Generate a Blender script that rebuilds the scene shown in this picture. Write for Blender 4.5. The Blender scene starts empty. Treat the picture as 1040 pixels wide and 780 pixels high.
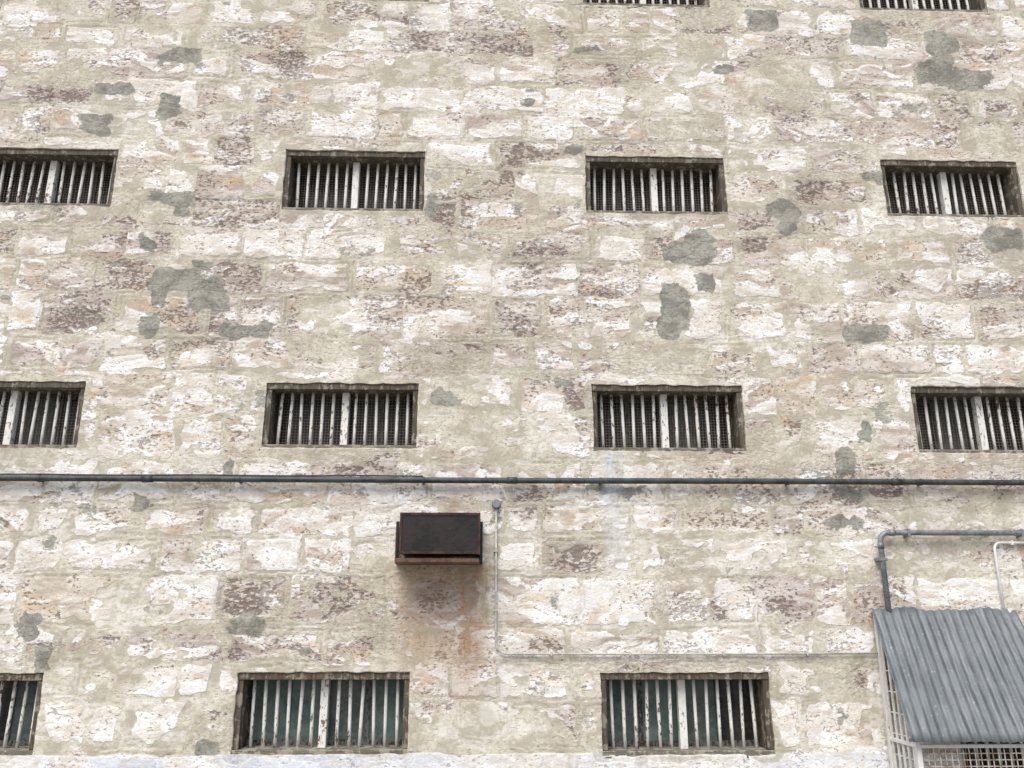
import bpy, math, random
import numpy as np
from mathutils import Vector, Matrix
random.seed(7)
scene=bpy.context.scene
col=scene.collection
# ------------------------------------------------------------------ camera
CAM=np.array([3.7734,-6.4084,1.65]); PA,YA,RO,F=0.27919,0.02814,-0.00042,849.1
fw=np.array([math.sin(YA)*math.cos(PA),math.cos(YA)*math.cos(PA),math.sin(PA)])
rt=np.array([math.cos(YA),-math.sin(YA),0.]); up=np.cross(rt,fw)
rt,up=rt*math.cos(RO)+up*math.sin(RO),-rt*math.sin(RO)+up*math.cos(RO)
cam=bpy.data.objects.new("camera",bpy.data.cameras.new("camera")); col.objects.link(cam)
cam.matrix_world=Matrix(((rt[0],up[0],-fw[0],CAM[0]),(rt[1],up[1],-fw[1],CAM[1]),(rt[2],up[2],-fw[2],CAM[2]),(0,0,0,1)))
cam.data.sensor_width=36; cam.data.lens=F/1040*36; cam.data.clip_end=500; cam.data.clip_start=0.05
scene.camera=cam
def W(u,v,y=0.0):
    """survey: measured photo point -> metres on the vertical plane Y=y"""
    d=fw*F+rt*(u-520)+up*(390-v); t=(y-CAM[1])/d[1]; p=CAM+d*t
    return p[0],p[2]
# ------------------------------------------------------------------ node helper
class G:
    def __init__(s,name):
        s.m=bpy.data.materials.new(name); s.m.use_nodes=True; s.t=s.m.node_tree
        s.b=s.t.nodes["Principled BSDF"]; s.tc=s.n("ShaderNodeTexCoord")
    def n(s,ty,**k):
        x=s.t.nodes.new(ty)
        for a,b in k.items(): setattr(x,a,b)
        return x
    def put(s,sock,v):
        if isinstance(v,bpy.types.NodeSocket): s.t.links.new(v,sock)
        elif isinstance(v,tuple) and sock.type=='RGBA' and len(v)==3: sock.default_value=(*v,1)
        else: sock.default_value=v
    def math(s,op,a,b=0.0,c=None,clamp=False):
        x=s.n("ShaderNodeMath",operation=op,use_clamp=clamp); s.put(x.inputs[0],a); s.put(x.inputs[1],b)
        if c is not None: s.put(x.inputs[2],c)
        return x.outputs[0]
    def add(s,a,b): return s.math('ADD',a,b)
    def mul(s,a,b): return s.math('MULTIPLY',a,b)
    def sub(s,a,b): return s.math('SUBTRACT',a,b)
    def mix(s,f,a,b,mode='MIX'):
        x=s.n("ShaderNodeMix",data_type='RGBA',blend_type=mode); s.put(x.inputs[0],f); s.put(x.inputs[6],a); s.put(x.inputs[7],b); return x.outputs[2]
    def ss(s,v,lo,hi,a=0.0,b=1.0):
        x=s.n("ShaderNodeMapRange",interpolation_type='SMOOTHSTEP'); s.put(x.inputs[0],v); s.put(x.inputs[1],lo); s.put(x.inputs[2],hi); s.put(x.inputs[3],a); s.put(x.inputs[4],b); return x.outputs[0]
    def scale(s,vec,sc,loc=(0,0,0),rot=(0,0,0)):
        x=s.n("ShaderNodeMapping"); s.put(x.inputs[0],vec); x.inputs[1].default_value=loc; x.inputs[2].default_value=rot; x.inputs[3].default_value=sc; return x.outputs[0]
    def noise(s,vec,scale=1.0,detail=3.0,rough=0.5,dist=0.0,w=None,out=0):
        x=s.n("ShaderNodeTexNoise"); 
        if w is not None: x.noise_dimensions='4D'; s.put(x.inputs['W'],w)
        s.put(x.inputs['Vector'],vec); s.put(x.inputs['Scale'],scale); s.put(x.inputs['Detail'],detail); s.put(x.inputs['Roughness'],rough); s.put(x.inputs['Distortion'],dist)
        return x.outputs[out]
    def vadd(s,a,b,op='ADD'):
        x=s.n("ShaderNodeVectorMath",operation=op); s.put(x.inputs[0],a); s.put(x.inputs[1],b); return x.outputs[0]
    def vscale(s,a,k):
        x=s.n("ShaderNodeVectorMath",operation='SCALE'); s.put(x.inputs[0],a); s.put(x.inputs[3],k); return x.outputs[0]
    def bump(s,h,dist=0.01,strength=1.0):
        x=s.n("ShaderNodeBump"); s.put(x.inputs['Height'],h); x.inputs['Distance'].default_value=dist; x.inputs['Strength'].default_value=strength; s.t.links.new(x.outputs[0],s.b.inputs['Normal'])
    def out(s,c,rough=0.9,metal=0.0,spec=0.3):
        s.put(s.b.inputs['Base Color'],c); s.put(s.b.inputs['Roughness'],rough); s.put(s.b.inputs['Metallic'],metal); s.put(s.b.inputs['Specular IOR Level'],spec); return s.m
# ------------------------------------------------------------------ mesh helpers
def link(o,parent=None):
    col.objects.link(o)
    if parent is not None: o.parent=parent
    return o
class MB:
    def __init__(s): s.v=[];s.f=[];s.mi=[]
    def box(s,x0,x1,y0,y1,z0,z1,mi=0,M=None):
        b=len(s.v); P=[(x,y,z) for x in(x0,x1) for y in(y0,y1) for z in(z0,z1)]
        if M is not None: P=[tuple(M@Vector(p)) for p in P]
        s.v+=P
        for q in((0,1,3,2),(4,6,7,5),(0,4,5,1),(2,3,7,6),(0,2,6,4),(1,5,7,3)): s.f.append(tuple(b+i for i in q)); s.mi.append(mi)
    def tube(s,path,r,seg=12,mi=0,cap=True):
        P=[Vector(p) for p in path]; n=len(P); b=len(s.v); prev=None
        for i in range(n):
            t=(P[min(i+1,n-1)]-P[max(i-1,0)]).normalized()
            if prev is None: a=t.orthogonal().normalized()
            else: a=(prev-t*prev.dot(t)).normalized()
            prev=a; c=t.cross(a); rr=r[i] if isinstance(r,(list,tuple)) else r
            for k in range(seg):
                th=2*math.pi*k/seg; s.v.append(tuple(P[i]+a*math.cos(th)*rr+c*math.sin(th)*rr))
        for i in range(n-1):
            for k in range(seg):
                k2=(k+1)%seg; s.f.append((b+i*seg+k,b+i*seg+k2,b+(i+1)*seg+k2,b+(i+1)*seg+k)); s.mi.append(mi)
        if cap:
            s.f.append(tuple(b+k for k in reversed(range(seg)))); s.mi.append(mi)
            s.f.append(tuple(b+(n-1)*seg+k for k in range(seg))); s.mi.append(mi)
    def obj(s,name,mats,parent=None,loc=(0,0,0),smooth=False,bevel=0):
        me=bpy.data.meshes.new(name); me.from_pydata(s.v,[],s.f); me.update()
        for m in mats: me.materials.append(m)
        me.polygons.foreach_set("material_index",s.mi)
        if smooth:
            me.polygons.foreach_set("use_smooth",[len(f)==4 for f in s.f])
        o=bpy.data.objects.new(name,me); o.location=loc; link(o,parent)
        if bevel:
            m=o.modifiers.new("bevel","BEVEL"); m.width=bevel; m.segments=2; m.limit_method='ANGLE'
        return o
def fillet(pts,r,n=7):
    P=[Vector(p) for p in pts]; out=[P[0]]
    for i in range(1,len(P)-1):
        a=(P[i-1]-P[i]).normalized(); b=(P[i+1]-P[i]).normalized()
        for k in range(n+1):
            t=k/n; out.append((P[i]+a*r)*(1-t)**2+P[i]*2*t*(1-t)+(P[i]+b*r)*t*t)
    out.append(P[-1]); return out
def thing(name,loc,label,cat,group=None):
    e=bpy.data.objects.new(name,None); e.empty_display_size=0.2; e.location=loc; link(e); e["label"]=label; e["category"]=cat
    if group: e["group"]=group
    return e
# ------------------------------------------------------------------ numpy noise
def vn(x,y,seed):
    rng=np.random.RandomState(seed); T=rng.rand(256,256).astype(np.float32)
    xi=np.floor(x).astype(int); yi=np.floor(y).astype(int); fx=x-xi; fy=y-yi
    fx=fx*fx*(3-2*fx); fy=fy*fy*(3-2*fy); a=xi%256;b=(xi+1)%256;c=yi%256;d=(yi+1)%256
    return (T[a,c]*(1-fx)+T[b,c]*fx)*(1-fy)+(T[a,d]*(1-fx)+T[b,d]*fx)*fy
def fbm(x,y,seed,o=4,r=0.5):
    s=0;a=1;t=0
    for i in range(o):
        s=s+a*vn(x*2**i+13.7*i,y*2**i+5.1*i,seed+i); t+=a; a*=r
    return s/t
def sst(x,lo,hi):
    t=np.clip((x-lo)/(hi-lo),0,1); return t*t*(3-2*t)
# ------------------------------------------------------------------ windows survey
PITCH=2.6; RZ=[1.036,3.220,5.283,7.396]; RW=[1.231,1.210,1.200,1.198]; RH=[.546,.535,.550,.55]
obs={(0,2):(None,116,151,209),(1,2):(288,431,153,214),(2,2):(595,737,159,217),(3,2):(897,1036,163,220),
(0,1):(None,82,387,455),(1,1):(268,424,389,455),(2,1):(602,756,391,458),(3,1):(929,None,393,460),
(0,0):(None,39,684,767),(1,0):(238,415,683,766),(2,0):(611,784,683,767),
(1,3):(None,None,None,0),(2,3):(592,721,None,6),(3,3):(873,1002,None,11)}
WIN={}
for (c,r),(L,R,T,B) in obs.items():
    vc=185 if r==2 else 425 if r==1 else 725 if r==0 else 5
    x0=W(L,vc)[0] if L else None; x1=W(R,vc)[0] if R else None
    if x0 is None and x1 is None: x0=c*PITCH-RW[r]/2; x1=x0+RW[r]
    elif x0 is None: x0=x1-RW[r]
    elif x1 is None: x1=x0+RW[r]
    um=((L or 0)+(R or 1040))/2 if (L or R) else 360
    z0=W(um,B)[1]; z1=W(um,T)[1] if T else z0+.55
    WIN[(c,r)]=(x0,x1,z0,z1)
WIN[(3,0)]=(7.8-.615,7.8+.615,.56,1.036+.273)  # unseen window behind the awning; opening made taller so the cage reads dark
# ------------------------------------------------------------------ wall mesh
cx=[W(u,v)[0] for u in(0,1040) for v in(0,780)]; cz=[W(u,v)[1] for u in(0,1040) for v in(0,780)]
FX0,FX1,FZ0,FZ1=min(cx)-.15,max(cx)+.15,min(cz)-.15,max(cz)+.1
X0,X1,Z0,Z1=FX0-3.5,FX1+3.5,-0.3,FZ1+2.0
def lines(a,b,fa,fb,step,coarse,extra):
    L=list(np.linspace(a,fa,int((fa-a)/coarse)+2))[:-1]+list(np.linspace(fa,fb,int((fb-fa)/step)))+list(np.linspace(fb,b,int((b-fb)/coarse)+2))[1:]
    L=np.array(L)
    for e in extra:
        L=L[np.abs(L-e)>0.0035]
    return np.array(sorted(set(list(L)+list(extra))))
ex=sorted({round(float(v),4) for w in WIN.values() for v in w[:2]}); ez=sorted({round(float(v),4) for w in WIN.values() for v in w[2:]})
gx=lines(X0,X1,FX0,FX1,0.0110,0.05,ex); gz=lines(Z0,Z1,FZ0,FZ1,0.0110,0.05,ez)
nx,nz=len(gx),len(gz); GX,GZ=np.meshgrid(gx,gz,indexing='ij')
# blocks
x=GX+0.03*(fbm(GX*2.2,GZ*2.2,11)-.5)+0.045*(fbm(GX*9,GZ*9,21)-.5); z=GZ+0.045*(fbm(GX*1.1,GZ*1.1,31)-.5)+0.045*(fbm(GX*8,GZ*8,41)-.5)
rng=np.random.RandomState(5)
ze=[Z0-.4]
while ze[-1]<Z1+.5: ze.append(ze[-1]+rng.choice([.25,.28,.31,.34,.37]))
ze=np.array(ze); ci=np.clip(np.searchsorted(ze,z)-1,0,len(ze)-2)
bid=np.zeros(x.shape,int); bx0=np.zeros_like(x); bx1=np.ones_like(x)
for c in range(len(ze)-1):
    xe=[X0-1-rng.rand()]
    while xe[-1]<X1+1: xe.append(xe[-1]+rng.choice([.26,.36,.44,.52,.60,.72]))
    xe=np.array(xe); m=ci==c; k=np.clip(np.searchsorted(xe,x[m])-1,0,len(xe)-2)
    bx0[m]=xe[k]; bx1[m]=xe[k+1]; bid[m]=c*97+k
zc0=ze[ci]; zc1=ze[ci+1]
R=np.random.RandomState(9).rand(8,97*len(ze)+200)
r0,r1,r2,r3,r4,r5=[R[i][bid] for i in range(6)]
inset=0.014+0.032*r4**2
hx=(bx1-bx0)/2-inset; hz=(zc1-zc0)/2-inset; px=np.abs(x-(bx0+bx1)/2)-hx; pz=np.abs(z-(zc0+zc1)/2)-hz
rad=0.012
qx=np.maximum(px+rad,0); qz=np.maximum(pz+rad,0)
sd=np.sqrt(qx**2+qz**2)+np.minimum(np.maximum(px+rad,pz+rad),0)-rad
nm=fbm(GX*2.6,GZ*3.2,51,5,.64)-.5; nf=fbm(GX*14,GZ*16,61,3)-.5
mort=sst(sd+0.19*nm+0.05*nf,-0.022,0.010)
big=fbm(GX*1.7,GZ*2.4,71,5,.64)
mort=np.maximum(mort,sst(big+0.10*nf,0.58,0.64)*.8)
def blobs(L,seed=0,pw=2.0,wamp=1.0,lo=.75,hi=1.2,r=.62):
    o=np.zeros_like(GX)
    wx=GX+wamp*(0.26*(fbm(GX*2.5,GZ*2.5,seed+81,5,r)-.5)); wz=GZ+wamp*(0.22*(fbm(GX*2.5,GZ*3.5,seed+91,5,r)-.5))
    for b in L:
        u,v,ru,rv=b[:4]; a,c=W(u,v); s=2.6/(340+(v-425)*.118); rx=ru*s; rz=rv*s*1.08
        m=(np.abs(GX-a)<rx*2.2+.3)&(np.abs(GZ-c)<rz*2.2+.3)
        q=(np.abs((wx[m]-a)/rx)**pw+np.abs((wz[m]-c)/rz)**pw)**(1/pw)
        o[m]=np.maximum(o[m],1-sst(q,lo,hi))
    return o
patch=blobs([(180,286,26,16),(212,298,24,16),(160,300,8,12),(245,333,26,9),(262,330,10,6),(150,332,12,9),(173,108,13,15),(98,125,18,8),(182,57,21,8),(115,90,17,7),(175,200,25,7),(186,212,9,9),(146,249,10,8),(592,50,15,4),(537,103,10,5),(735,72,10,6),(776,20,15,14),(884,35,17,16),(955,42,14,15),(955,70,20,17),(985,80,24,10),(793,214,16,9),(800,228,8,8),(583,150,10,7),(710,250,15,19),(687,256,13,11),(691,310,16,22),(682,330,12,11),(876,337,24,9),(1017,240,20,15),(451,407,13,9),(857,470,9,14),(865,500,18,7),(862,530,20,5),(878,438,6,12),(435,205,6,15),(571,386,8,5),(250,636,20,10),(33,634,10,10),(44,670,9,12),(147,510,9,9),(887,180,13,6),(625,495,30,6),(236,475,8,8),(212,760,12,6),(1000,545,18,5),(310,668,6,6),(205,268,10,6),(720,285,8,8)],seed=0,pw=4.0,wamp=1.1,lo=.5,hi=1.5,r=.76)
patch=np.maximum(patch,.40*sst(fbm(GX*1.6,GZ*2.8,401,5,.62),.645,.70))
white=blobs([(198,372,17,17),(497,76,22,10),(462,143,24,15),(322,260,22,18),(785,340,33,20),(586,615,50,25),(122,620,27,24),(378,548,26,22),(995,280,35,10),(760,625,20,20),(545,705,40,12),(180,700,50,22),(725,345,20,12),(350,372,16,16),(640,708,40,12),(60,640,30,12),(55,470,60,14),(280,555,30,14),(90,550,35,18),(340,320,30,18),(410,110,40,12),(120,150,40,10),(210,250,30,10),(560,430,25,25),(870,560,45,12),(750,560,30,18),(900,225,40,18),(830,265,30,14),(970,380,25,10),(525,560,25,20),(40,720,60,30),(500,740,60,18),(830,730,40,30),(380,30,30,12),(250,90,25,12),(700,110,35,12),(600,110,30,10),(640,545,30,50),(560,180,30,20),(445,130,30,10),(980,600,60,12),(130,735,60,20),(893,740,10,50)],seed=3,pw=4,wamp=.5)
pink=blobs([(440,360,50,22),(330,610,38,14),(440,605,36,22),(700,620,38,14),(805,430,28,14),(585,420,25,28),(540,260,38,14),(800,110,30,22),(1020,115,22,18),(80,325,28,12),(890,510,40,14),(265,105,12,20),(200,330,32,18),(540,165,32,14),(990,510,30,12),(635,70,20,25),(205,515,12,15),(160,350,15,12),(660,330,14,14),(560,35,30,12),(55,215,22,12),(800,620,22,18),(580,570,32,14),(430,290,30,18),(100,650,40,14),(230,660,30,12),(370,480,60,8),(680,570,30,20),(420,20,25,10),(290,60,20,10),(760,60,30,12),(830,190,20,25),(460,215,25,14),(250,610,20,14),(480,350,30,12),(390,650,25,20),(60,90,40,12),(690,205,10,10),(560,660,25,10),(540,520,30,20),(170,240,14,16),(640,215,14,12),(950,330,25,14),(760,250,22,12)],seed=6,lo=.2,hi=1.5,wamp=1.3)
ochre=blobs([(460,290,22,12),(930,235,20,8),(720,420,14,8),(200,345,14,8),(800,425,10,8),(380,590,22,14),(700,590,30,8),(540,110,20,5),(860,420,16,6),(15,60,18,4),(1020,225,14,6),(180,160,20,5),(30,330,16,8),(760,40,14,5),(240,180,18,6),(650,585,16,8),(550,230,12,5),(330,180,12,4),(590,350,16,5),(90,400,14,5),(420,690,20,8),(960,150,16,5)],seed=9,lo=.4,hi=1.6)
ochre=np.maximum(ochre,.65*sst(fbm(GX*2.2,GZ*5.5,421,4,.6),.62,.72))
def band(u0,u1,v0,v1,soft=.06):
    a,z1_=W(u0,v0); b,z0_=W(u1,v1); xx=GX+.10*(fbm(GX*3,GZ*1.2,171,3)-.5)
    return sst(xx,a-soft,a+soft)*(1-sst(xx,b-soft,b+soft))*sst(GZ,z0_-.35,z0_+.25)*(1-sst(GZ,z1_-.03,z1_+.03))
rust=np.clip(.90*band(466,488,570,695,.08)*(.1+1.0*fbm(GX*16,GZ*1.6,181,4))+.80*band(408,488,572,680,.16)*(.05+1.1*fbm(GX*13,GZ*1.3,183,4))+.50*band(448,482,494,524,.08)*fbm(GX*10,GZ*3,185,3)*1.4+.12*band(640,770,455,480,.1),0,1)
blue=np.clip(.70*band(614,632,458,575,.06)*fbm(GX*16,GZ*1.5,191,3)*1.5,0,1)
zb=W(400,765.5)[1]; strip=(1-sst(GZ+.05*(fbm(GX*3,GZ*6,195,4,.6)-.5),zb-.02,zb+.005))*(.75+.25*sst(fbm(GX*4,GZ*9,197,4,.6),.4,.5))
tx0=W(85,775)[0]; tx1=W(175,775)[0]; blue=np.maximum(blue,strip*(.55*sst(fbm(GX*1.3,GZ*3,199,3),.4,.6)+.20+.75*sst(GX,tx0,tx0+.1)*(1-sst(GX,tx1-.1,tx1))).clip(0,1))
mort*=1-strip*.95; patch*=1-strip
near=np.full(GX.shape,9.); run=np.zeros(GX.shape)
for w in WIN.values():
    dx=np.maximum(np.maximum(w[0]-GX,GX-w[1]),0); dz=np.maximum(np.maximum(w[2]-GZ,GZ-w[3]),0)
    near=np.minimum(near,np.sqrt(dx*dx+dz*dz))
    inx=sst(GX,w[0]-.03,w[0]+.03)*(1-sst(GX,w[1]-.03,w[1]+.03)); dd=w[2]-GZ
    run=np.maximum(run,inx*(dd>0)*np.exp(-np.maximum(dd,0)/.16)*sst(fbm(GX*13,GZ*.8,501,3),.42,.65))
ring=1-sst(near+.16*(fbm(GX*5,GZ*5,201,4)-.5),0.02,0.07)
mort=np.maximum(mort,ring*.75)
under=np.clip(band(405,490,574,640,.05),0,1); pink*=1-.4*under
isw=(r0>.50)
wamt=np.clip(.34+.32*isw*(.3+.7*r1)+.14*(r1-.5)+.46*(fbm(GX*1.6,GZ*2.6,221,5,.6)-.5)+.46*white-.28*pink+.9*strip+.06*sst(-GZ,-4.5,-1.5)-.22*under,0,1)
pamt=np.clip(.10+.60*((r2>.58)&(~isw))*(.3+.7*r3)+.66*pink+1.0*(fbm(GX*2.4,GZ*3.6,231,5,.66)-.50)-.6*white,0,1)*(1-strip)
hue=np.clip(.75*r3+.9*(fbm(GX*1.1,GZ*1.5,241,4)-.5)+.15-.25*(pamt>.5),0,1)
wq=fbm(GX*2.0+r2*9,GZ*2.6,262,3)-.5; wq2=fbm(GX*4,GZ*7+r3*7,263,3)-.5
SV=GZ*(8+10*r5)+wq*5.0+(r4-.5)*4*GX+r2*17; SU=GX*(2.0+2*r5)+r3*31+wq2*1.8
S=fbm(SU,SV,271,4,.66)
S=(S-.5)*1.25+.5
mid=fbm(GX*8,GZ*10,351,4,.66)
Sb=fbm(GX*8+wq2*3,GZ*24+wq*6,361,3,.62)
# relief
Y=np.zeros_like(GX); blk=1-mort
Y-= 0.005*blk*(r1-.3)
Y+= 0.018*blk*pamt*fbm(GX*14,GZ*24,251,3,.6)
Y+= 0.005*blk*(.5-S)
Y-= 0.006*(fbm(GX*.9,GZ*.9,281,4)-.5)*2
Y-= 0.002*patch
Y+= 0.006*(mid-.5)
groove=np.exp(-((sd-inset*.3)/.005)**2)*sst(fbm(GX*1.6,GZ*1.6,301,3),.47,.55)*(1-patch)
Y+=0.006*groove
fall=np.exp(-near/.06)
VX=GX+fall*.009*(fbm(GX*12,GZ*12,311,3)-.5)*2; VZ=GZ+fall*.009*(fbm(GX*12,GZ*12,321,3)-.5)*2
co=np.stack([VX,Y,VZ],-1).reshape(-1,3)
idx=np.arange(nx*nz).reshape(nx,nz)
q=np.stack([idx[:-1,:-1],idx[1:,:-1],idx[1:,1:],idx[:-1,1:]],-1).reshape(-1,4)
mx=(gx[:-1]+gx[1:])/2; mz=(gz[:-1]+gz[1:])/2; MX,MZ=np.meshgrid(mx,mz,indexing='ij')
hole=np.zeros(MX.shape,bool)
for w in WIN.values(): hole|=(MX>w[0])&(MX<w[1])&(MZ>w[2])&(MZ<w[3])
q=q[~hole.reshape(-1)]
e=np.concatenate([q[:,[0,1]],q[:,[1,2]],q[:,[2,3]],q[:,[3,0]]]); key=np.sort(e,1); kk=key[:,0].astype(np.int64)*(nx*nz)+key[:,1]
u_,inv,cnt=np.unique(kk,return_inverse=True,return_counts=True); be=e[cnt[inv]==1]
bv=np.unique(be); back=co[bv].copy()
outer=(back[:,0]<X0+.01)|(back[:,0]>X1-.01)|(back[:,2]<Z0+.01)|(back[:,2]>Z1-.01)
back[:,1]=np.where(outer,.6,.40)
nb=len(co); mp=np.full(nx*nz,-1); mp[bv]=nb+np.arange(len(bv))
q2=np.stack([be[:,1],be[:,0],mp[be[:,0]],mp[be[:,1]]],-1)
allco=np.concatenate([co,back,np.array([[X0,.6,Z0],[X1,.6,Z0],[X1,.6,Z1],[X0,.6,Z1]])]); k0=len(allco)-4
allq=np.concatenate([q,q2,np.array([[k0+3,k0+2,k0+1,k0]])])
me=bpy.data.meshes.new("wall"); me.vertices.add(len(allco)); me.vertices.foreach_set("co",allco.astype(np.float32).ravel())
me.loops.add(len(allq)*4); me.loops.foreach_set("vertex_index",allq.astype(np.int32).ravel())
me.polygons.add(len(allq)); me.polygons.foreach_set("loop_start",np.arange(len(allq),dtype=np.int32)*4)
sm=np.zeros(len(allq),bool); sm[:len(q)]=True; me.polygons.foreach_set("use_smooth",sm)
me.update(calc_edges=True)
def attr(name,chs):
    a=me.attributes.new(name,'FLOAT_COLOR','POINT'); D=np.zeros((len(allco),4),np.float32)
    for i,c in enumerate(chs):
        c=np.broadcast_to(c,GX.shape).reshape(-1); D[:nb,i]=c; D[nb:nb+len(bv),i]=c[bv]
    a.data.foreach_set("color",D.ravel())
attr("m1",[mort,pamt,patch,mid]); attr("m2",[wamt,hue,rust,blue]); attr("m3",[ochre,np.maximum(groove,run*.9),S,Sb])
# ------------------------------------------------------------------ wall material
g=G("weathered_limestone"); P=g.tc.outputs['Object']
def att(nm):
    a=g.n("ShaderNodeAttribute",attribute_name=nm); s=g.n("ShaderNodeSeparateColor"); g.t.links.new(a.outputs['Color'],s.inputs[0]); return s.outputs[0],s.outputs[1],s.outputs[2],a.outputs['Alpha']
mo,pa,pt,mid=att("m1"); wa,hu,ru,bl=att("m2"); oc,gr,S,S2=att("m3")
fine=g.noise(P,44.0,3,.70); fc=g.sub(fine,.5)
sn=g.noise(g.scale(P,(16,16,44)),1.0,2,.6); snc=g.sub(sn,.5)
sc=g.add(g.add(S,g.mul(g.sub(wa,.425),.78)),g.add(g.mul(fc,.18),g.mul(snc,.13)))
wm=g.ss(sc,.455,.575)
S2f=g.add(S2,g.mul(snc,.5))
stone=g.mix(hu,(.53,.462,.428),(.69,.62,.51))
stone=g.mix(g.ss(S2f,.35,.68),g.mix(1.0,stone,(.85,.83,.81),'MULTIPLY'),g.mix(.5,stone,(.785,.755,.71)))
och=g.mul(oc,.85)
stone=g.mix(g.mul(och,g.ss(S2f,.33,.56)),stone,(.57,.41,.255))
whitec=g.mix(g.ss(S2f,.40,.60),(.885,.88,.86),(.765,.72,.655))
whitec=g.mix(g.mul(och,g.ss(S2f,.45,.6,0,.7)),whitec,(.66,.52,.36))
c=g.mix(wm,stone,whitec)
mm=g.ss(g.add(mo,g.add(g.mul(g.sub(mid,.5),.85),g.mul(fc,.35))),.37,.61)
mc=g.mix(g.ss(g.add(mid,g.mul(fc,.35)),.3,.7),(.505,.472,.375),(.62,.585,.48))
mw=g.ss(g.add(S2f,g.mul(g.sub(wa,.5),.3)),.62,.70,0,.6)
mc=g.mix(mw,mc,(.81,.79,.745))
c=g.mix(g.mul(mm,.90),c,mc)
pn=g.noise(g.scale(P,(27,27,50)),1.0,3,.68); pnc=g.add(pn,g.mul(g.sub(mid,.5),.38))
pk=g.add(pnc,g.mul(pa,.165))
pit=g.mul(g.ss(pk,.622,.672),g.sub(1.0,g.mul(mm,.72))); pit=g.mul(pit,g.sub(1.0,g.mul(wm,.30)))
c=g.mix(g.mul(g.ss(pk,.46,.66),g.mul(g.mul(pa,.50),g.sub(1.0,g.mul(mm,.6)))),c,(.41,.355,.325))
c=g.mix(g.mul(pit,.78),c,(.18,.14,.118))
c=g.mix(g.mul(gr,.4),c,(.31,.27,.22))
pm=g.ss(g.add(pt,g.add(g.mul(g.sub(mid,.5),1.0),g.mul(fc,.75))),.43,.60)
pc=g.mix(g.ss(g.add(mid,g.mul(fc,.6)),.3,.7),(.215,.215,.19),(.335,.33,.285))
c=g.mix(g.mul(pm,.90),c,pc)
c=g.mix(g.mul(ru,g.ss(mid,.25,.6,.45,1)),c,(.42,.26,.155))
c=g.mix(g.mul(bl,g.ss(fine,.3,.6)),c,(.62,.71,.85))
c=g.mix(1.0,c,g.mix(g.ss(g.add(mid,g.mul(fc,1.0)),.3,.68),(.83,.817,.80),(1,1,1)),'MULTIPLY')
h=g.sub(g.add(g.mul(fine,.8),g.mul(sn,.4)),g.mul(g.ss(pk,.60,.69),.7))
g.bump(g.mul(h,g.sub(1.0,g.mul(mm,.5))),.011,.72)
WALLM=g.out(c,.92,0,.15); me.materials.append(WALLM)
# ------------------------------------------------------------------ other materials
def wood_mat(name,dark,pale,pc,grain=(6,6,60)):
    g=G(name); P=g.tc.outputs['Object']; oi=g.n("ShaderNodeObjectInfo"); PP=g.vadd(P,g.vscale(oi.outputs['Location'],3.1))
    n=g.noise(g.scale(PP,grain),1,3,.6,.5); m=g.noise(PP,14,4,.65)
    c=g.mix(g.ss(n,.3,.7),dark,tuple(min(1,v*1.9) for v in dark)); f=g.ss(g.add(m,g.mul(g.sub(n,.5),.3)),pc,pc+.08)
    c=g.mix(f,c,pale); g.bump(g.add(n,g.mul(f,.3)),.003,.8); return g.out(c,.85,0,.2)
FRAME=wood_mat("weathered_frame_timber",(.072,.062,.048),(.25,.23,.185),.53,(60,30,6))
FRAMEB=wood_mat("brown_weathered_frame_timber",(.068,.055,.042),(.24,.215,.17),.52,(60,30,6))
FRAMEG=wood_mat("lichen_grey_sill_timber",(.11,.10,.08),(.31,.29,.24),.49,(6,30,60))
def paint_mat(name,paint,under,thr,rough=.6,lv=.35):
    g=G(name); P=g.tc.outputs['Object']; oi=g.n("ShaderNodeObjectInfo"); PP=g.vadd(P,g.vscale(oi.outputs['Location'],3.7))
    m=g.noise(g.scale(PP,(1.6,1.6,.8)),30,3,.65); l=g.noise(PP,2.2,1,.5)
    f=g.ss(g.add(m,g.mul(g.sub(l,.5),lv)),thr,thr+.05)
    c=g.mix(g.ss(m,.3,.62,0,.5),paint,tuple(p*.72 for p in paint)); c=g.mix(f,c,under)
    return g.out(c,rough,0,.3)
BAR=paint_mat("flaking_cream_bar_paint",(.76,.745,.70),(.16,.105,.07),.59)
MULL=paint_mat("flaking_white_mullion_paint",(.78,.77,.73),(.18,.13,.10),.60)
SASH=paint_mat("faded_grey_sash_paint",(.16,.165,.155),(.05,.04,.03),.5)
def simple(name,a,b,sc=12,rough=.5,metal=0,spec=.4,bd=.002):
    g=G(name); P=g.tc.outputs['Object']; n=g.noise(P,sc,4,.6); f=g.noise(P,sc*8,2,.5); c=g.mix(g.ss(g.add(n,g.mul(g.sub(f,.5),.4)),.35,.65),a,b)
    if bd: g.bump(f,bd,.5)
    return g.out(c,rough,metal,spec)
WIRE=simple("rusty_wire",(.13,.105,.085),(.24,.20,.165),30,.8,bd=0)
GDARK=simple("dusty_dark_glass",(.012,.013,.014),(.040,.040,.038),4,.25,0,.5,0)
GTEAL=simple("green_grey_painted_glass",(.08,.13,.12),(.15,.20,.185),5,.4,0,.4,0)
GGREY=simple("grey_green_curtained_glass",(.07,.095,.09),(.14,.165,.155),5,.4,0,.4,0)
PIPE=simple("grey_green_painted_pipe",(.030,.036,.039),(.066,.076,.078),9,.5,0,.35)
PIPEG=simple("weathered_galvanised_pipe",(.14,.155,.165),(.25,.265,.275),8,.5,.3,.4)
CONW=simple("dirty_off_white_conduit",(.36,.35,.32),(.54,.53,.49),14,.6)
ACB=simple("rusted_black_casing",(.009,.008,.008),(.024,.017,.015),5,.32,0,.45)
ACE=simple("rusted_casing_edge",(.020,.013,.011),(.075,.038,.024),14,.6,0,.3)
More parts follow.
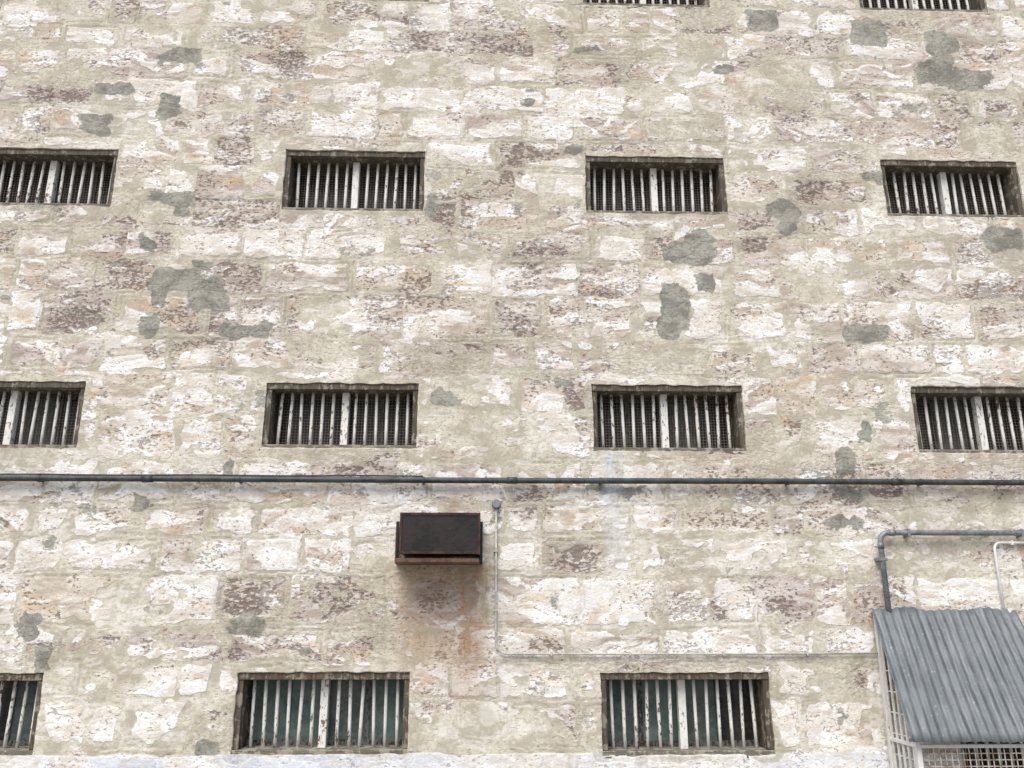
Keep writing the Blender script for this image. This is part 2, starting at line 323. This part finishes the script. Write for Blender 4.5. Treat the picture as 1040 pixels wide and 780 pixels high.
ACR=simple("rusted_brown_tray",(.075,.038,.025),(.16,.095,.062),9,.7)
POST=paint_mat("chipped_white_steel_paint",(.78,.77,.75),(.20,.10,.05),.66,.6,.2)
CAGEW=simple("rusty_cage_wire",(.26,.18,.12),(.56,.52,.47),25,.7,bd=0)
SIDEW=simple("pale_painted_cage_bars",(.60,.58,.54),(.78,.77,.74),12,.7,bd=0)
# ------------------------------------------------------------------ building
bld=thing("prison_building",(3.9,.3,0),"weathered limestone block prison wall with rows of barred windows","building")
wall=bpy.data.objects.new("wall",me); link(wall,bld); wall.location=(-3.9,-.3,0)
GL={(1,0):[1,1,2,1],(2,0):[2,1,2,0],(0,0):[2,0,0,2],(1,2):[0,0,0,0],(3,1):[0,2,0,0],(3,0):[0,0,0,0]}
for (cc,r),(x0,x1,z0,z1) in WIN.items():
    w=x1-x0; hh=z1-z0; ox=(x0+x1)/2; oz=(z0+z1)/2; rnd=random.Random(cc*10+r)
    gl=GL.get((cc,r),[0,0,2 if rnd.random()<.3 else 0,0])
    b=MB(); iw=w/2-.035; ih=hh/2-.035; yg=.30 if r else .25
    for i in range(4):
        a=-iw+i*iw/2; e=a+iw/2; b.box(a+.014,e-.014,yg+.012,yg+.018,-ih+.03,ih-.03,1+gl[i])
        b.box(a,a+.0139,yg,yg+.035,-ih+.03,ih-.03); b.box(e-.0139,e,yg,yg+.035,-ih+.03,ih-.03)
    b.box(-iw,iw,yg-.002,yg+.037,-ih-.03,-ih+.03); b.box(-iw,iw,yg-.002,yg+.037,ih-.03,ih+.03)
    wo=b.obj("window",[SASH,GDARK,GTEAL,GGREY],bld,(ox-3.9,-.3,oz))
    f=MB(); t=.042; o_=.024; tt=.050
    f.box(-w/2-o_,-w/2+t,.020,yg-.01,-hh/2+.03,hh/2-tt)
    f.box(w/2-t,w/2+o_,.020,yg-.01,-hh/2+.03,hh/2-tt)
    f.box(-w/2-o_,w/2+o_,.012,yg-.005,hh/2-tt,hh/2+o_)
    f.obj("frame",[FRAME if r else FRAMEB],wo,bevel=.004)
    s=MB(); s.box(-w/2-o_,w/2+o_,.004,yg-.005,-hh/2-o_,-hh/2+.028); s.obj("sill",[FRAMEG],wo,bevel=.005)
    bm=MB(); n=6; half=w/2-t; yb=.135
    for sgn in(-1,1):
        for k in range(n):
            t_=(k+.55)/(n+.15); xx=sgn*(.045+t_*(half-.045)); ti=rnd.uniform(-.007,.007); 
            rr=.0125*rnd.uniform(.93,1.07); yy=yb+rnd.uniform(-.003,.003)
            pts=[(xx+ti*(j/3-.5)*2,yy,-hh/2+.02+(hh-.055)*j/3) for j in range(4)]
            bm.tube(pts,rr,10)
    bm.obj("window_bars",[BAR],wo,smooth=True)
    m_=MB(); dx=rnd.uniform(-.01,.01); m_.box(dx-.028,dx+.028,yb-.025,yb+.04,-hh/2+.022,hh/2-.045); m_.obj("mullion",[MULL],wo,bevel=.004)
    if r:
        wm_=MB(); st=.024; a=-iw
        while a<iw: wm_.box(a-.0018,a+.0018,.200,.2032,-ih,ih); a+=st
        a=-ih
        while a<ih: wm_.box(-iw,iw,.2035,.2067,a-.0018,a+.0018); a+=st
        wm_.obj("wire_mesh",[WIRE],wo)
# ------------------------------------------------------------------ long pipe
py=-.055; pz=np.mean([W(u,v,py)[1] for u,v in((0,486.5),(300,487),(540,487.5),(800,489),(1040,490))]); PX0,PX1=X0+.1,X1-.1
b=MB(); pts=[(x_,py,pz+.0015*math.sin(x_*1.3)) for x_ in np.linspace(PX0,PX1,90)]; b.tube([(p[0]-3.9,p[1],p[2]-pz) for p in pts],.0225,14)
for u in(150,520,910):
    xx=W(u,487,py)[0]-3.9; b.tube([(xx-.04,py,0),(xx+.04,py,0)],.0260,14)
pp=thing("horizontal_pipe",(3.9,0,pz),"long dark grey green pipe clamped across limestone wall","pipe")
po=b.obj("pipe_run",[PIPE],pp,smooth=True)
for u in(-150,40,243,430,610,800,935,1120):
    xx=W(u,487,py)[0]-3.9; cb=MB(); cb.tube([(xx-.009,py,0),(xx+.009,py,0)],.0262,14); cb.box(xx-.0088,xx+.0088,-.035,.006,-.020,.020)
    cb.obj("pipe_clamp",[PIPE],pp,bevel=.001)
cb=MB(); a=W(-60,484)[0]; e=W(430,484)[0]; zc=pz+.034
cb.tube([(x_,-.03,zc+.002*math.sin(x_*5)) for x_ in np.linspace(a,e,50)],.006,6)
o=cb.obj("electric_cable",[PIPE]); o["label"]="thin dark cable running along the top of the pipe"; o["category"]="cable"
# ------------------------------------------------------------------ air conditioner
ax0,az1=W(403,530,-.06); ax1,az0=W(490,573,-.06)
fx0,fz1=W(407,521,-.34); fx1,fz0=W(487,562,-.34)
acx=(ax0+ax1)/2; ac=thing("air_conditioner",(acx,0,az0),"rusty black boxed air conditioner projecting from limestone wall","air conditioner")
b=MB(); zt=fz1-az0; zb_=fz0-az0; wl=fx0-acx; wr=fx1-acx
b.box(wl,wr,-.33,.06,zb_+.0,zt); b.obj("casing",[ACB],ac,bevel=.008)
b=MB(); b.box(wl-.004,wr+.004,-.340,-.3305,zt-.016,zt+.004,1); b.box(wl-.004,wr+.004,-.340,-.3305,zb_-.004,zb_+.014,1); b.box(wl-.004,wl+.012,-.340,-.3305,zb_+.0142,zt-.0162,1); b.box(wr-.012,wr+.004,-.340,-.3305,zb_+.0142,zt-.0162,1)
b.box(wl+.0122,wr-.0122,-.332,-.3304,zb_+.0142,zt-.0162)
b.obj("front_panel",[ACB,ACE],ac,bevel=.002)
b=MB(); L=ax0-acx; Rr=ax1-acx; T=az1-az0
b.box(L,L+.022,-.10,.03,0.0,T,1); b.box(Rr-.022,Rr,-.10,.03,0,T,1); b.box(L+.0222,Rr-.0222,-.32,.03,-.004,.024)
b.obj("support_tray",[ACR,ACB],ac,bevel=.003)
# ------------------------------------------------------------------ thin white conduit
cy=-.022
def wp(u,v,y): a,c_=W(u,v,y); return (a,y,c_)
p=[wp(504,512,cy),wp(503.5,664,cy),wp(700,665.5,cy),wp(893,667,cy)]
p=[p[0],(p[1][0],cy,p[1][2]),(p[2][0],cy,p[1][2]-.004),(p[3][0],cy,p[1][2])]
cd=thing("thin_conduit",p[0],"thin off-white conduit with round junction box on wall","conduit")
b=MB(); O=Vector(p[0]); b.tube([q_-O for q_ in fillet(p,.09)],.0075,10); b.obj("conduit_run",[CONW],cd,smooth=True)
b=MB(); b.tube([(0,.03,0),(0,-.022,0),(0,-.03,0)],[.034,.034,.028],20); b.obj("junction_box",[PIPEG],cd,smooth=True)
for i,(u,v) in enumerate(((503.5,560),(503.5,620),(560,664),(640,664),(735,664),(820,664))):
    a,_,c_=wp(u,v,cy); b=MB()
    if i<2: b.box(-.015,.015,-.010,.03,-.006,.006)
    else: c_=p[1][2]; b.box(-.006,.006,-.010,.03,-.015,.015)
    b.obj("conduit_saddle",[CONW],cd,(a-O.x,0,c_-O.z),bevel=.002)
# ------------------------------------------------------------------ galvanised pipe with elbow
gy=-.06
A=wp(893,541,gy); B=wp(898,640,gy); xr=X1-.3
gp=thing("bent_pipe",A,"grey galvanised pipe bending down behind the awning","pipe"); O=Vector(A)
pth=[(xr,gy,A[2]),(A[0],gy,A[2]),(A[0],gy,B[2])]
b=MB(); b.tube([q_-O for q_ in fillet(pth,.08)],.0205,14)
b.tube([(.075,0,0),(.12,0,0)],.0245,14); b.tube([(0,0,-.075),(0,0,-.12)],.0245,14)
b.obj("pipe_run",[PIPEG],gp,smooth=True)
for k,(dx,dz) in enumerate(((.22,0),(0,-.20),(1.1,0))):
    b=MB()
    if dx: b.box(-.010,.010,-.023,.09,-.028,.028)
    else: b.box(-.036,.030,-.023,.09,-.011,.011)
    b.obj("pipe_bracket",[PIPEG],gp,(dx,0,dz),bevel=.003)
A=wp(1009,551,-.03); B=wp(1016,640,-.03); O=Vector(A)
wc=thing("white_pipe",A,"slim white plastic pipe curving down above the awning","pipe")
WP=simple("white_plastic",(.72,.72,.70),(.82,.82,.80),6,.5,bd=0)
b=MB(); b.tube([q_-O for q_ in fillet([(X1-.4,-.03,A[2]),A,(A[0],-.03,B[2])],.06)],.0105,10); b.obj("pipe_run",[WP],wc,smooth=True)
b=MB(); b.box(-.010,.010,-.013,.03,-.018,.018); b.obj("pipe_saddle",[WP],wc,(.14,0,0),bevel=.002)
# ------------------------------------------------------------------ awning cage
tx0,tz=W(884,619,-.05); tx1,_=W(1031,617,-.05)
D=.50; bx0_,bz=W(925,754,-D); bx1_=bx0_+(tx1-tx0)+.04
cg=thing("window_cage",((tx0+tx1)/2,0,bz-.35),"corrugated iron awning over white framed wire mesh cage","cage"); O=Vector(cg.location)
NV=14
def sheet(s0,s1,lift,ph):
    vs=[];fs=[]; NU=int(260*(s1-s0))
    for i in range(NU+1):
        for j in range(NV+1):
            s_=s0+(s1-s0)*i/NU; t_=j/NV; xx=(tx0+(bx0_-tx0)*t_)*(1-s_)+(tx1+(bx1_-tx1)*t_)*s_
            yy=-.05+(-D+.05)*t_; zz=tz+(bz-tz)*t_+(.010*math.sin(9*s_+ph)+.007*math.sin(23*s_+2))*(1-t_)
            k=lift+.0075*math.cos(2*math.pi*s_*(tx1-tx0)/.064)+.006*math.sin(5*s_+3*t_)+.005*math.sin(17*s_+1)*t_**3
            nrm=Vector((0,-(tz-bz),(D-.05))).normalized()
            vs.append(Vector((xx,yy,zz))+nrm*k-O)
    for i in range(NU):
        for j in range(NV):
            a=i*(NV+1)+j; fs.append((a,a+NV+1,a+NV+2,a+1))
    return [tuple(v) for v in vs],fs
v1,f1=sheet(0,.56,.004,0); v2,f2=sheet(.50,1.0,0,.8); n1=len(v1)
ma=bpy.data.meshes.new("awning"); ma.from_pydata(v1+v2,[],f1+[tuple(i+n1 for i in f) for f in f2]); ma.polygons.foreach_set("use_smooth",[True]*len(ma.polygons))
g=G("galvanised_corrugated_iron"); P=g.tc.outputs['Object']; n=g.noise(g.scale(P,(4,4,1.5)),3,5,.6); sp=g.noise(P,40,3,.6); st=g.noise(g.scale(P,(26,5,1.4)),1,4,.65); st2=g.noise(g.scale(P,(34,6,1.6),(5,0,2)),1,4,.65)
c=g.mix(g.ss(n,.35,.65),(.115,.133,.143),(.18,.20,.21)); c=g.mix(g.ss(st,.48,.63,0,.45),c,(.075,.088,.095)); c=g.mix(g.ss(st2,.52,.66,0,.4),c,(.28,.30,.31)); c=g.mix(g.ss(sp,.64,.70,0,.4),c,(.42,.43,.42)); c=g.mix(g.ss(g.noise(P,8,4,.6),.65,.74,0,.55),c,(.16,.10,.06))
ma.materials.append(g.out(c,g.ss(n,.3,.7,.5,.65),.1,.4))
aw=bpy.data.objects.new("awning",ma); link(aw,cg); m=aw.modifiers.new("s","SOLIDIFY"); m.thickness=.0016
fy=-D+.06; wx0=tx0+.03; wx1=tx1-.02; cb0=bz-.75
def part(name,boxes,mat,bev=.002):
    b=MB()
    for q_ in boxes: b.box(*q_)
    return b.obj(name,[mat],cg,tuple(-O),bevel=bev)
def ztop(y): return tz+(bz-tz)*((-.05-y)/(D-.05))-.03
part("post",[(wx0,wx0+.035,-.045,-.012,cb0,ztop(-.03))],POST)
part("post",[(wx0,wx0+.035,fy,fy+.035,cb0,ztop(fy))],POST)
part("post",[(wx1-.035,wx1,-.045,-.012,cb0,ztop(-.03))],POST)
part("post",[(wx1-.035,wx1,fy,fy+.035,cb0,ztop(fy))],POST)
part("rail",[(wx0+.036,wx1-.036,fy+.002,fy+.032,bz-.045,bz-.022)],POST)
part("rail",[(wx0+.036,wx1-.036,fy+.002,fy+.032,cb0+.01,cb0+.045)],POST)
part("rail",[(wx0+.003,wx0+.033,fy+.036,-.046,bz-.045,bz-.022)],POST)
part("rail",[(wx0+.003,wx0+.033,fy+.036,-.046,cb0+.01,cb0+.045)],POST)
mesh=[]; st=.04; a=wx0+.04
while a<wx1-.03: mesh.append((a-.003,a+.003,fy+.010,fy+.015,cb0,bz-.03)); a+=st
a=cb0+.03
while a<bz-.03: mesh.append((wx0+.036,wx1-.036,fy+.0155,fy+.0205,a-.003,a+.003)); a+=st
part("wire_mesh",mesh,CAGEW,0)
side=[]; y_=fy+.07
while y_<-.06:
    side.append((wx0+.010,wx0+.020,y_-.009,y_+.009,cb0,ztop(y_))); y_+=.075
a=cb0+.06
while a<ztop(-.2): side.append((wx0+.0205,wx0+.0265,max(fy+.036,-.05-(tz-.04-a)/(tz-bz)*(D-.05)),-.046,a-.004,a+.004)); a+=.14
part("side_bars",side,SIDEW,0)
# ------------------------------------------------------------------ ground
gm=bpy.data.meshes.new("ground"); s_=150; gm.from_pydata([(-s_,-s_,0),(s_,-s_,0),(s_,s_,0),(-s_,s_,0)],[],[(0,1,2,3)])
gm.materials.append(simple("dusty_concrete_ground",(.20,.19,.17),(.30,.285,.255),3,.9)); go=bpy.data.objects.new("ground",gm); link(go); go["kind"]="structure"
# ------------------------------------------------------------------ light
EL,AZ=math.radians(54),math.radians(200)
w_=bpy.data.worlds.new("World"); scene.world=w_; w_.use_nodes=True; nt=w_.node_tree
sky=nt.nodes.new("ShaderNodeTexSky"); sky.sky_type='NISHITA'; sky.sun_disc=False; sky.sun_elevation=EL; sky.sun_rotation=AZ; sky.dust_density=3; sky.air_density=1.0
nt.links.new(sky.outputs[0],nt.nodes["Background"].inputs[0]); nt.nodes["Background"].inputs[1].default_value=.15
sl=bpy.data.lights.new("sun","SUN"); sl.energy=3.1; sl.angle=math.radians(40); sl.color=(1,.965,.915); so=bpy.data.objects.new("sun",sl); link(so)
dirv=Vector((math.sin(AZ)*math.cos(EL),math.cos(AZ)*math.cos(EL),math.sin(EL))); so.rotation_euler=dirv.to_track_quat('Z','Y').to_euler()
scene.view_settings.view_transform='Standard'; scene.view_settings.look='None'; scene.view_settings.exposure=0
